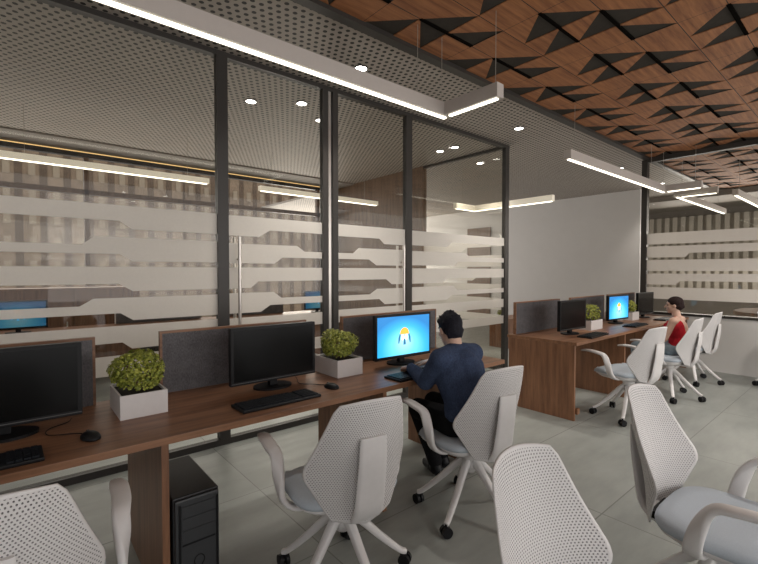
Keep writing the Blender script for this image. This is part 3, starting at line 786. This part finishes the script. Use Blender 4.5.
    # armrests
    for s in (-1, 1):
        path = catmull([(s * 0.15, 0.0, 0.395), (s * 0.235, -0.005, 0.41), (s * 0.285, 0.0, 0.455), (s * 0.293, 0.02, 0.54), (s * 0.292, 0.06, 0.62), (s * 0.298, 0.13, 0.642), (s * 0.296, 0.225, 0.648), (s * 0.290, 0.30, 0.638)], 6)
        bm = B(); rings = []
        W_ = lerp_list([0.06, 0.065, 0.06, 0.055, 0.055, 0.06, 0.062, 0.04], len(path)); T_ = lerp_list([0.02, 0.022, 0.026, 0.03, 0.03, 0.026, 0.022, 0.016], len(path))
        for i, p in enumerate(path):
            d = (path[min(i + 1, len(path) - 1)] - path[max(i - 1, 0)]).normalized()
            f = min(1, max(0, (i / (len(path) - 1) - 0.32) / 0.3))
            side = (Vector((0, 1, 0)) * (1 - f) + Vector((s, 0, 0)) * f); side = (side - d * side.dot(d)).normalized(); nr = d.cross(side)
            rings.append([bm.verts.new(p + side * (W_[i] / 2 * math.copysign(abs(math.cos(2 * PI * k / 12)) ** .6, math.cos(2 * PI * k / 12))) + nr * (T_[i] / 2 * math.copysign(abs(math.sin(2 * PI * k / 12)) ** .6, math.sin(2 * PI * k / 12)))) for k in range(12)])
        for a_, b_ in zip(rings, rings[1:]):
            for k in range(12): bm.faces.new((a_[k], a_[(k + 1) % 12], b_[(k + 1) % 12], b_[k]))
        bm.faces.new(rings[0][::-1]); bm.faces.new(rings[-1])
        obj('armrest', bm, 'white_plastic', t, True)
    bm = B(); rod(bm, (0, 0, 0.30), (0, 0, 0.39), 0.045, 0.06, 20); rod(bm, (0, 0, 0.24), (0, 0, 0.31), 0.032, 0.05, 20); obj('column', bm, 'white_plastic', t, True)
    for k in range(5):
        a_ = math.radians(60 + 72 * k); d = Vector((math.cos(a_), math.sin(a_), 0)); sd = Vector((-d.y, d.x, 0))
        path = catmull([d * 0.02 + Vector((0, 0, 0.315)), d * 0.07 + Vector((0, 0, 0.285)), d * 0.18 + Vector((0, 0, 0.175)), d * 0.28 + Vector((0, 0, 0.085)), d * 0.315 + Vector((0, 0, 0.068))], 4)
        bm = B(); ribbon(bm, path, sd, lerp_list([0.048, 0.041, 0.035, 0.030, 0.026], len(path)), lerp_list([0.05, 0.042, 0.034, 0.026, 0.022], len(path)))
        lg = smooth_angle(obj('base_leg', bm, 'white_plastic', t), 60)
        bm = B(); c = d * 0.31 + Vector((0, 0, 0.029)); tw = Vector((math.cos(a_ + 0.9), math.sin(a_ + 0.9), 0))
        for q in (-1, 1): rod(bm, c + tw * (q * 0.006), c + tw * (q * 0.024), 0.029, n=18)
        rod(bm, c - tw * 0.008, c + tw * 0.008, 0.015); rod(bm, c + Vector((0, 0, 0.0)), c + Vector((0, 0, 0.042)), 0.009)
        obj('caster', bm, 'black', lg)
    return t
CH = make_chair()
def place(x, y, rz, label, first=[True]):
    o = CH if first[0] else copy_tree(CH)
    first[0] = False
    o.location = (x, y, 0); o.rotation_euler = (0, 0, rz); o['label'] = label
    return o
place(-0.04, 1.60, -0.10, 'white perforated-back office chair at the first black monitor')
place(1.14, 1.61, -0.17, 'empty white office chair at the second black monitor')
place(2.05, 1.59, -0.16, 'white office chair on which the man sits')
place(1.08, 0.385, PI - 0.02, 'white office chair facing away from the desks, behind the empty chair')
place(2.09, 0.42, PI - 0.03, 'white office chair with grey seat facing away, behind the chair of the man')
place(4.56, 1.62, -0.22, 'empty white office chair at the open end of the far desk row')
place(5.68, 1.60, 0.0, 'white office chair on which the woman in red sits')
place(6.70, 1.64, 0.0, 'empty white office chair beside the low white wall, behind the woman')
place(7.08, 0.74, PI, 'white office chair of which only an armrest shows before the low wall')

# ---------------------------------------------------------------- furniture in the cabin and beyond
t = thing('desk', 'long wooden desk inside the cabin behind the frosted glass', 'desk', (-1.6, 5.9, 0))
onebox('desktop', 'wood_x', t, 0, 5.6, 0, 0.75, 0.70, 0.73)
for px in (0.0, 1.8, 3.7, 5.57): onebox('side_panel', 'wood_z', t, px, px + 0.028, 0.02, 0.73, 0, 0.70)
for x, lab in ((0.02, 'lit blue monitor in the cabin, nearest the big dark post'), (3.95, 'lit blue monitor in the cabin behind the slim double posts'), ):
    monitor(x, 6.3, 0, True, lab, 0.73, 'screen_dim')
for xa, lab in ((1.0, 'grey divider on the cabin desk, in line with the near planter'), (2.35, 'grey divider on the cabin desk between its two lit monitors')):
    t = thing('desk_divider', lab, 'divider', (xa, 6.6, 0.73), 0, 'grey dividers on the cabin desk')
    onebox('felt_panel', 'felt', t, 0.012, 1.1, -0.012, 0.014, 0, 0.2); onebox('edge_band', 'planter', t, 0, 0.012, -0.014, 0.016, 0, 0.21)
planter(-0.62, 6.2, 'leafy green plant on the cabin desk behind the frosted glass', seed=11, n=500, z=0.73, W_=.3, D_=.2, rr=(.24, .2, .17), size=0.05)
t = thing('cabinet', 'brown wooden cabinet at the cabin window', 'cabinet', (-1.8, 7.1, 0))
onebox('body', 'wood_z', t, 0, 3.2, 0.02, 0.5, 0.06, 1.2)
for k in range(4):
    d = onebox('door', 'wood_z', t, 0.01 + k * 0.8, 0.79 + k * 0.8, 0, 0.02, 0.08, 1.18)
    onebox('handle', 'steel', d, 0.72 + k * 0.8, 0.735 + k * 0.8, -0.02, 0.0, 0.6, 0.75)
onebox('plinth', 'black', t, 0.03, 3.17, 0.05, 0.48, 0, 0.06)
t = thing('low_cabinet', 'low brown cabinet in the corridor behind the end of the glass wall', 'cabinet', (6.9, 4.5, 0))
onebox('body', 'wood_z', t, 0, 1.3, 0, 0.4, 0.0, 0.52); onebox('top', 'wood_x', t, -0.01, 1.31, -0.01, 0.41, 0.52, 0.545)
onebox('drawer', 'planter', t, 0.05, 0.3, -0.012, 0, 0.0, 0.2); 
planter(7.0, 4.7, 'small green plant on the low corridor cabinet', seed=12, n=250, z=0.545, W_=.14, D_=.14, H_=.06, rr=(.08, .08, .06), size=0.03)
t = thing('conference_table', 'curved brown conference table in the meeting room', 'table', (9.5, 0.0, 0))
pts = [(1.0 * math.copysign(abs(math.cos(a_)) ** 0.7, math.cos(a_)), 1.7 * math.copysign(abs(math.sin(a_)) ** 0.9, math.sin(a_))) for a_ in [2 * PI * k / 40 for k in range(40)]]
bm = B(); prism(bm, pts, 0.71, 0.77); obj('tabletop', bm, 'table_wood', t)
for y in (-0.8, 0.8): onebox('pedestal', 'wood_z', t, -0.3, 0.3, y - 0.1, y + 0.1, 0, 0.71)
t = thing('display_board', 'purple and teal board standing on the conference table', 'board', (9.4, 0.55, 0.77), 0.0)
onebox('panel', 'purple', t, -0.02, 0.02, -0.28, 0.28, 0, 0.24); onebox('stand', 'black', t, 0.02, 0.12, -0.05, 0.05, 0, 0.02)

# ---------------------------------------------------------------- apartment blocks outside the cabin window
def block(x, y, w_, h_, bays, floors, label, zb=-16.0):
    t = thing('apartment_building', label, 'building', (x, y, zb), 0, 'apartment blocks outside the cabin window')
    bw = w_ / bays
    onebox('wall', 'facade', t, 0, w_, 0.6, 10, 0, h_)
    first = None
    for i in range(bays):
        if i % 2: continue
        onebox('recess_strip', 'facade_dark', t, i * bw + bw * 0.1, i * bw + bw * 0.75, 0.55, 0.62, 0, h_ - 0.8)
    for i in range(bays):
        if i % 2 == 0: continue
        for k in range(floors):
            if first is None:
                first = onebox('window', 'pane_dark', t, 0, 0.7, 0.5, 0.6, 0, 1.5); o = first
            else:
                o = first.copy(); COL.objects.link(o); o.parent = t
            o.location = (i * bw + bw * 0.5 - 0.35, 0, 17.2 + k * 3.1)
block(-10, 70, 30, 44, 24, 5, 'light brown apartment block behind the cabin glass, nearest the big dark post')
block(20, 72, 46, 42, 38, 5, 'brown apartment block behind the slim double posts')

# ================================================================ PEOPLE
def remesh(o, vox, it=6, fac=0.5):
    m = o.modifiers.new('join', 'REMESH'); m.mode = 'VOXEL'; m.voxel_size = vox; m.use_smooth_shade = True
    s = o.modifiers.new('soften', 'SMOOTH'); s.iterations = it; s.factor = fac
    return o
def hand(bm, wrist, direction, upn, side, s=1.0, curl=0.5):
    """palm, four fingers bent, thumb from the palm's side; side=+1 puts the thumb along cross(direction, upn)"""
    d = Vector(direction).normalized(); u = Vector(upn); u = (u - d * u.dot(d)).normalized(); l = d.cross(u) * side
    w = Vector(wrist)
    for k in (-1, -0.33, 0.33, 1): capsule(bm, w + l * (0.014 * k * s), w + d * (0.085 * s) + l * (0.030 * k * s), 0.014 * s, 0.0125 * s)
    for k, ln in zip((1, 0.33, -0.33, -1), (0.066, 0.076, 0.070, 0.054)):
        b0 = w + d * (0.085 * s) + l * (0.030 * k * s)
        d1 = (d - u * curl * 0.25).normalized(); d2 = (d - u * curl * 1.0).normalized(); d3 = (d - u * curl * 2.2).normalized()
        p1 = b0 + d1 * ln * 0.45 * s; p2 = p1 + d2 * ln * 0.32 * s; p3 = p2 + d3 * ln * 0.23 * s
        capsule(bm, b0, p1, 0.0095 * s, 0.009 * s); capsule(bm, p1, p2, 0.009 * s, 0.0082 * s); capsule(bm, p2, p3, 0.0082 * s, 0.0072 * s)
    t0 = w + d * 0.03 * s + l * 0.026 * s; t1 = t0 + (d * 0.6 + l * 0.75 - u * 0.15).normalized() * 0.042 * s; t2 = t1 + (d * 0.9 + l * 0.25 - u * 0.3).normalized() * 0.032 * s
    capsule(bm, t0, t1, 0.013 * s, 0.0105 * s); capsule(bm, t1, t2, 0.0105 * s, 0.0085 * s)
def head(bm, c, face, s=1.0):
    """c head centre; face = unit direction the face looks"""
    f = Vector(face).normalized(); l = Vector((0, 0, 1)).cross(f).normalized(); u = f.cross(l)
    def P(a_, b_, c_): return Vector(c) + f * (a_ * s) + l * (b_ * s) + u * (c_ * s)
    R_ = Matrix((f, l, u)).transposed().to_euler()
    ell(bm, P(-0.012, 0, 0.028), (0.094 * s, 0.076 * s, 0.088 * s), R_); ell(bm, P(0.018, 0, -0.03), (0.070 * s, 0.060 * s, 0.082 * s), R_)
    ell(bm, P(0.055, 0, -0.088), (0.028 * s, 0.030 * s, 0.022 * s), R_)
    ell(bm, P(0.06, 0, 0.03), (0.028 * s, 0.055 * s, 0.02 * s), R_)
    capsule(bm, P(0.085, 0, 0.018), P(0.108, 0, -0.022), 0.007 * s, 0.0125 * s)
    for q in (-1, 1):
        ell(bm, P(-0.005, q * 0.077, -0.008), (0.019 * s, 0.008 * s, 0.031 * s), R_)
        ell(bm, P(0.055, q * 0.036, -0.02), (0.026 * s, 0.022 * s, 0.024 * s), R_)
    ell(bm, P(0.082, 0, -0.053), (0.010 * s, 0.024 * s, 0.006 * s), R_); ell(bm, P(0.080, 0, -0.063), (0.010 * s, 0.020 * s, 0.007 * s), R_)
    return P, R_
def eyes(P, s, parent):
    bm = B()
    for q in (-1, 1): ell(bm, P(0.070, q * 0.031, 0.008), (0.010 * s, 0.013 * s, 0.007 * s))
    obj('eyes', bm, 'eye', parent, True)
    bm = B()
    for q in (-1, 1): capsule(bm, P(0.084, q * 0.018, 0.026), P(0.077, q * 0.045, 0.028), 0.004 * s, 0.003 * s)
    obj('eyebrows', bm, 'hair', parent, True)

# man at the lit monitor
O = Vector((2.03, 1.60, 0))
T = thing('person', 'person in navy sweater sitting and typing at the lit monitor', 'person', O)
V = lambda x, y, z: Vector((x, y, z))
pel = V(0, -0.01, 0.575); waist = V(0, 0.0, 0.68); chest = V(0.005, 0.06, 0.83); neckb = V(0.01, 0.105, 0.955); hd = V(0.02, 0.15, 1.065)
sL, sR = V(-0.150, 0.075, 0.915), V(0.175, 0.09, 0.91)
eL, eR = V(-0.155, 0.185, 0.765), V(0.215, 0.235, 0.76)
wL, wR = V(-0.095, 0.375, 0.81), V(0.17, 0.415, 0.81)
hL, hR = V(-0.09, 0.02, 0.545), V(0.09, 0.02, 0.545)
kL, kR = V(-0.03, 0.37, 0.535), V(0.16, 0.41, 0.535)
aL, aR = V(0.20, 0.43, 0.10), V(0.33, 0.48, 0.10)
FACE = (0.25, 0.93, -0.25)
bm = B()
P, R_ = head(bm, hd, FACE, 0.84)
capsule(bm, neckb - V(0, 0.01, 0.03), hd + V(0, -0.03, -0.05), 0.052, 0.049)
capsule(bm, pel, waist, 0.12, 0.11); capsule(bm, waist, chest, 0.11, 0.12); capsule(bm, sL + V(0.05, 0, 0), sR - V(0.05, 0, 0), 0.06, 0.06); capsule(bm, chest, neckb, 0.1, 0.05)
for s_, e_, w_ in ((sL, eL, wL), (sR, eR, wR)):
    capsule(bm, s_, e_, 0.043, 0.034); capsule(bm, e_, w_, 0.034, 0.024)
for h_, k_, a_ in ((hL, kL, aL), (hR, kR, aR)):
    capsule(bm, h_, k_, 0.07, 0.05); capsule(bm, k_, a_, 0.05, 0.034)
hand(bm, wL, (0.45, 0.85, -0.22), (0, 0.1, 1), 1, 0.98, 0.55); hand(bm, wR, (-0.25, 0.95, -0.2), (0, 0.1, 1), -1, 0.98, 0.55)
body = remesh(obj('body', bm, 'skin', T, True), 0.0055, 3)
eyes(P, 0.84, body)
bm = B()   # sweater
ell(bm, pel + V(0, -0.005, 0.02), (0.172, 0.125, 0.09)); capsule(bm, pel + V(0, 0, 0.02), waist, 0.128, 0.132); capsule(bm, waist, chest, 0.132, 0.138); capsule(bm, chest, neckb - V(0, 0, 0.04), 0.128, 0.07)
for q in (-1, 1):
    capsule(bm, pel + V(q * 0.06, 0, 0), waist + V(q * 0.05, 0, 0), 0.10, 0.10); capsule(bm, waist + V(q * 0.05, 0, 0), chest + V(q * 0.075, 0, 0), 0.10, 0.108)
    capsule(bm, chest + V(q * 0.075, 0, 0), chest + V(q * 0.085, 0.01, 0.07), 0.104, 0.075)
capsule(bm, sL + V(0.03, 0, 0), neckb + V(0, -0.01, -0.02), 0.068, 0.066); capsule(bm, sR - V(0.03, 0, 0), neckb + V(0, -0.01, -0.02), 0.068, 0.066)
for s_, e_, w_ in ((sL, eL, wL), (sR, eR, wR)):
    ell(bm, s_, (0.066, 0.066, 0.066)); capsule(bm, s_, e_, 0.062, 0.051); capsule(bm, e_, e_.lerp(w_, 0.93), 0.052, 0.036)
    for q in (0.12, 0.24): ell(bm, e_.lerp(w_, q), (0.053 - q * .03,) * 3)
remesh(obj('sweater', bm, 'sweater', T, True), 0.008, 5)
bm = B()   # trousers
ell(bm, pel + V(0, 0.0, -0.01), (0.172, 0.14, 0.085))
for h_, k_, a_ in ((hL, kL, aL), (hR, kR, aR)):
    capsule(bm, h_, k_, 0.088, 0.066); capsule(bm, k_, a_, 0.064, 0.050)
remesh(obj('trousers', bm, 'trousers', T, True), 0.008, 5)
for a_, dr in ((aL, V(0.4, 1, 0)), (aR, V(0.35, 1, 0))):
    bm = B(); dr = dr.normalized()
    capsule(bm, a_ + V(0, -0.02, -0.055), a_ + dr * 0.13 + V(0, 0, -0.06), 0.042, 0.038); capsule(bm, a_, a_ + V(0, -0.01, -0.055), 0.043, 0.042)
    o = remesh(obj('shoe', bm, 'black', T, True), 0.007, 3)
bm = B()   # hair: cap, nape and short tousled locks
ell(bm, P(-0.024, 0, 0.044), (0.083, 0.072, 0.072), R_); ell(bm, P(-0.055, 0, 0.0), (0.050, 0.060, 0.062), R_); ell(bm, P(-0.03, 0, 0.02), (0.06, 0.070, 0.06), R_)
rnd = random.Random(5)
for k in range(130):
    a_ = rnd.uniform(0, 2 * PI); e_ = rnd.uniform(0.0, 1.5)
    d = Vector((math.cos(a_) * math.cos(e_), math.sin(a_) * math.cos(e_), math.sin(e_)))
    if d.x > 0.75 and d.z < 0.4: continue
    c0 = P(-0.02 + d.x * 0.085, d.y * 0.075, 0.045 + d.z * 0.074); c1 = P(-0.02 + d.x * 0.097 + rnd.uniform(-.01, .025), d.y * 0.083 + rnd.uniform(-.012, .012), 0.045 + d.z * 0.094 + rnd.uniform(-.004, .008))
    capsule(bm, c0, c1, 0.010, 0.004)
for k in range(16):
    yv = -0.06 + 0.12 * k / 15; capsule(bm, P(-0.09 + 6 * yv * yv, yv, -0.01), P(-0.078 + 6 * yv * yv, yv * 0.92, -0.062), 0.014, 0.006)
remesh(obj('hair', bm, 'hair', T, True), 0.0055, 1)

# woman in red at the far row
O = Vector((5.78, 1.565, 0))
T = thing('person', 'person in a red sleeveless top seated at the far desk row', 'person', O)
pel = V(0, -0.04, 0.565); waist = V(0, -0.035, 0.67); chest = V(0, -0.015, 0.79); neckb = V(0, -0.01, 0.90); hd = V(0.01, 0.03, 1.035)
sL, sR = V(-0.145, -0.01, 0.865), V(0.145, -0.01, 0.865)
eL, eR = V(-0.185, 0.06, 0.66), V(0.185, 0.09, 0.67)
wL, wR = V(-0.10, 0.22, 0.635), V(0.09, 0.24, 0.635)
hL, hR = V(-0.08, 0.0, 0.54), V(0.08, 0.0, 0.54); kL, kR = V(-0.10, 0.38, 0.53), V(0.10, 0.38, 0.53); aL, aR = V(-0.10, 0.36, 0.09), V(0.10, 0.36, 0.09)
bm = B(); P, R_ = head(bm, hd, (-0.35, 0.93, -0.08), 0.80)
capsule(bm, neckb - V(0, 0, 0.03), hd + V(0, -0.02, -0.05), 0.045, 0.042)
capsule(bm, pel, waist, 0.11, 0.095); capsule(bm, waist, chest, 0.095, 0.1); capsule(bm, sL + V(0.04, 0, 0), sR - V(0.04, 0, 0), 0.045, 0.045); capsule(bm, chest, neckb, 0.085, 0.045)
for s_, e_, w_ in ((sL, eL, wL), (sR, eR, wR)):
    ell(bm, s_, (0.045,) * 3); capsule(bm, s_, e_, 0.040, 0.033); capsule(bm, e_, w_, 0.033, 0.023)
for h_, k_, a_ in ((hL, kL, aL), (hR, kR, aR)):
    capsule(bm, h_, k_, 0.065, 0.045); capsule(bm, k_, a_, 0.045, 0.03)
hand(bm, wL, (0.35, 0.9, -0.1), (0, 0.1, 1), 1, 0.88, 0.4); hand(bm, wR, (-0.3, 0.9, -0.1), (0, 0.1, 1), -1, 0.88, 0.4)
body = remesh(obj('body', bm, 'skin', T, True), 0.006, 3); eyes(P, 0.80, body)
bm = B()
for q in (-1, 1):
    capsule(bm, pel + V(q * 0.05, 0, 0.03), waist + V(q * 0.03, 0, 0), 0.10, 0.09); capsule(bm, waist + V(q * 0.03, 0, 0), chest + V(q * 0.05, 0.015, 0), 0.09, 0.098)
    ell(bm, chest + V(q * 0.06, 0.075, 0.0), (0.055, 0.05, 0.055)); capsule(bm, chest + V(q * 0.07, 0, 0.0), V(q * 0.075, -0.01, 0.905), 0.075, 0.014)
remesh(obj('sleeveless_top', bm, 'red_top', T, True), 0.008, 4)
bm = B(); ell(bm, pel + V(0, 0.01, -0.01), (0.165, 0.14, 0.085))
for h_, k_, a_ in ((hL, kL, aL), (hR, kR, aR)):
    capsule(bm, h_, k_, 0.080, 0.060); capsule(bm, k_, a_, 0.058, 0.045)
remesh(obj('jeans', bm, 'jeans', T, True), 0.008, 4)
for a_ in (aL, aR):
    bm = B(); capsule(bm, a_ + V(0, -0.02, -0.052), a_ + V(0, 0.12, -0.056), 0.037, 0.032); capsule(bm, a_, a_ + V(0, -0.01, -0.05), 0.036, 0.036); remesh(obj('shoe', bm, 'black', T, True), 0.007, 3)
bm = B()
ell(bm, P(-0.026, 0, 0.042), (0.082, 0.070, 0.070), R_); ell(bm, P(-0.05, 0, 0.0), (0.052, 0.062, 0.066), R_)
ell(bm, P(-0.09, 0, -0.01), (0.030, 0.036, 0.042), R_)
rnd = random.Random(9)
for k in range(90):
    d = Vector((rnd.uniform(-1, 0.35), rnd.uniform(-1, 1), rnd.uniform(-0.9, 1))).normalized()
    if d.x > 0.1 and d.z < 0.5: continue
    ell(bm, P(-0.035 + d.x * 0.075, d.y * 0.068, 0.012 + d.z * 0.088), (rnd.uniform(0.010, 0.017),) * 3, seg=10, rings=6)
for k in range(30):
    d = Vector((rnd.uniform(-1, .4), rnd.uniform(-1, 1), rnd.uniform(-1, 1))).normalized()
    ell(bm, P(-0.09 + d.x * 0.030, d.y * 0.036, -0.01 + d.z * 0.044), (rnd.uniform(0.009, 0.014),) * 3, seg=10, rings=6)
remesh(obj('hair', bm, 'brown_hair', T, True), 0.0055, 1)
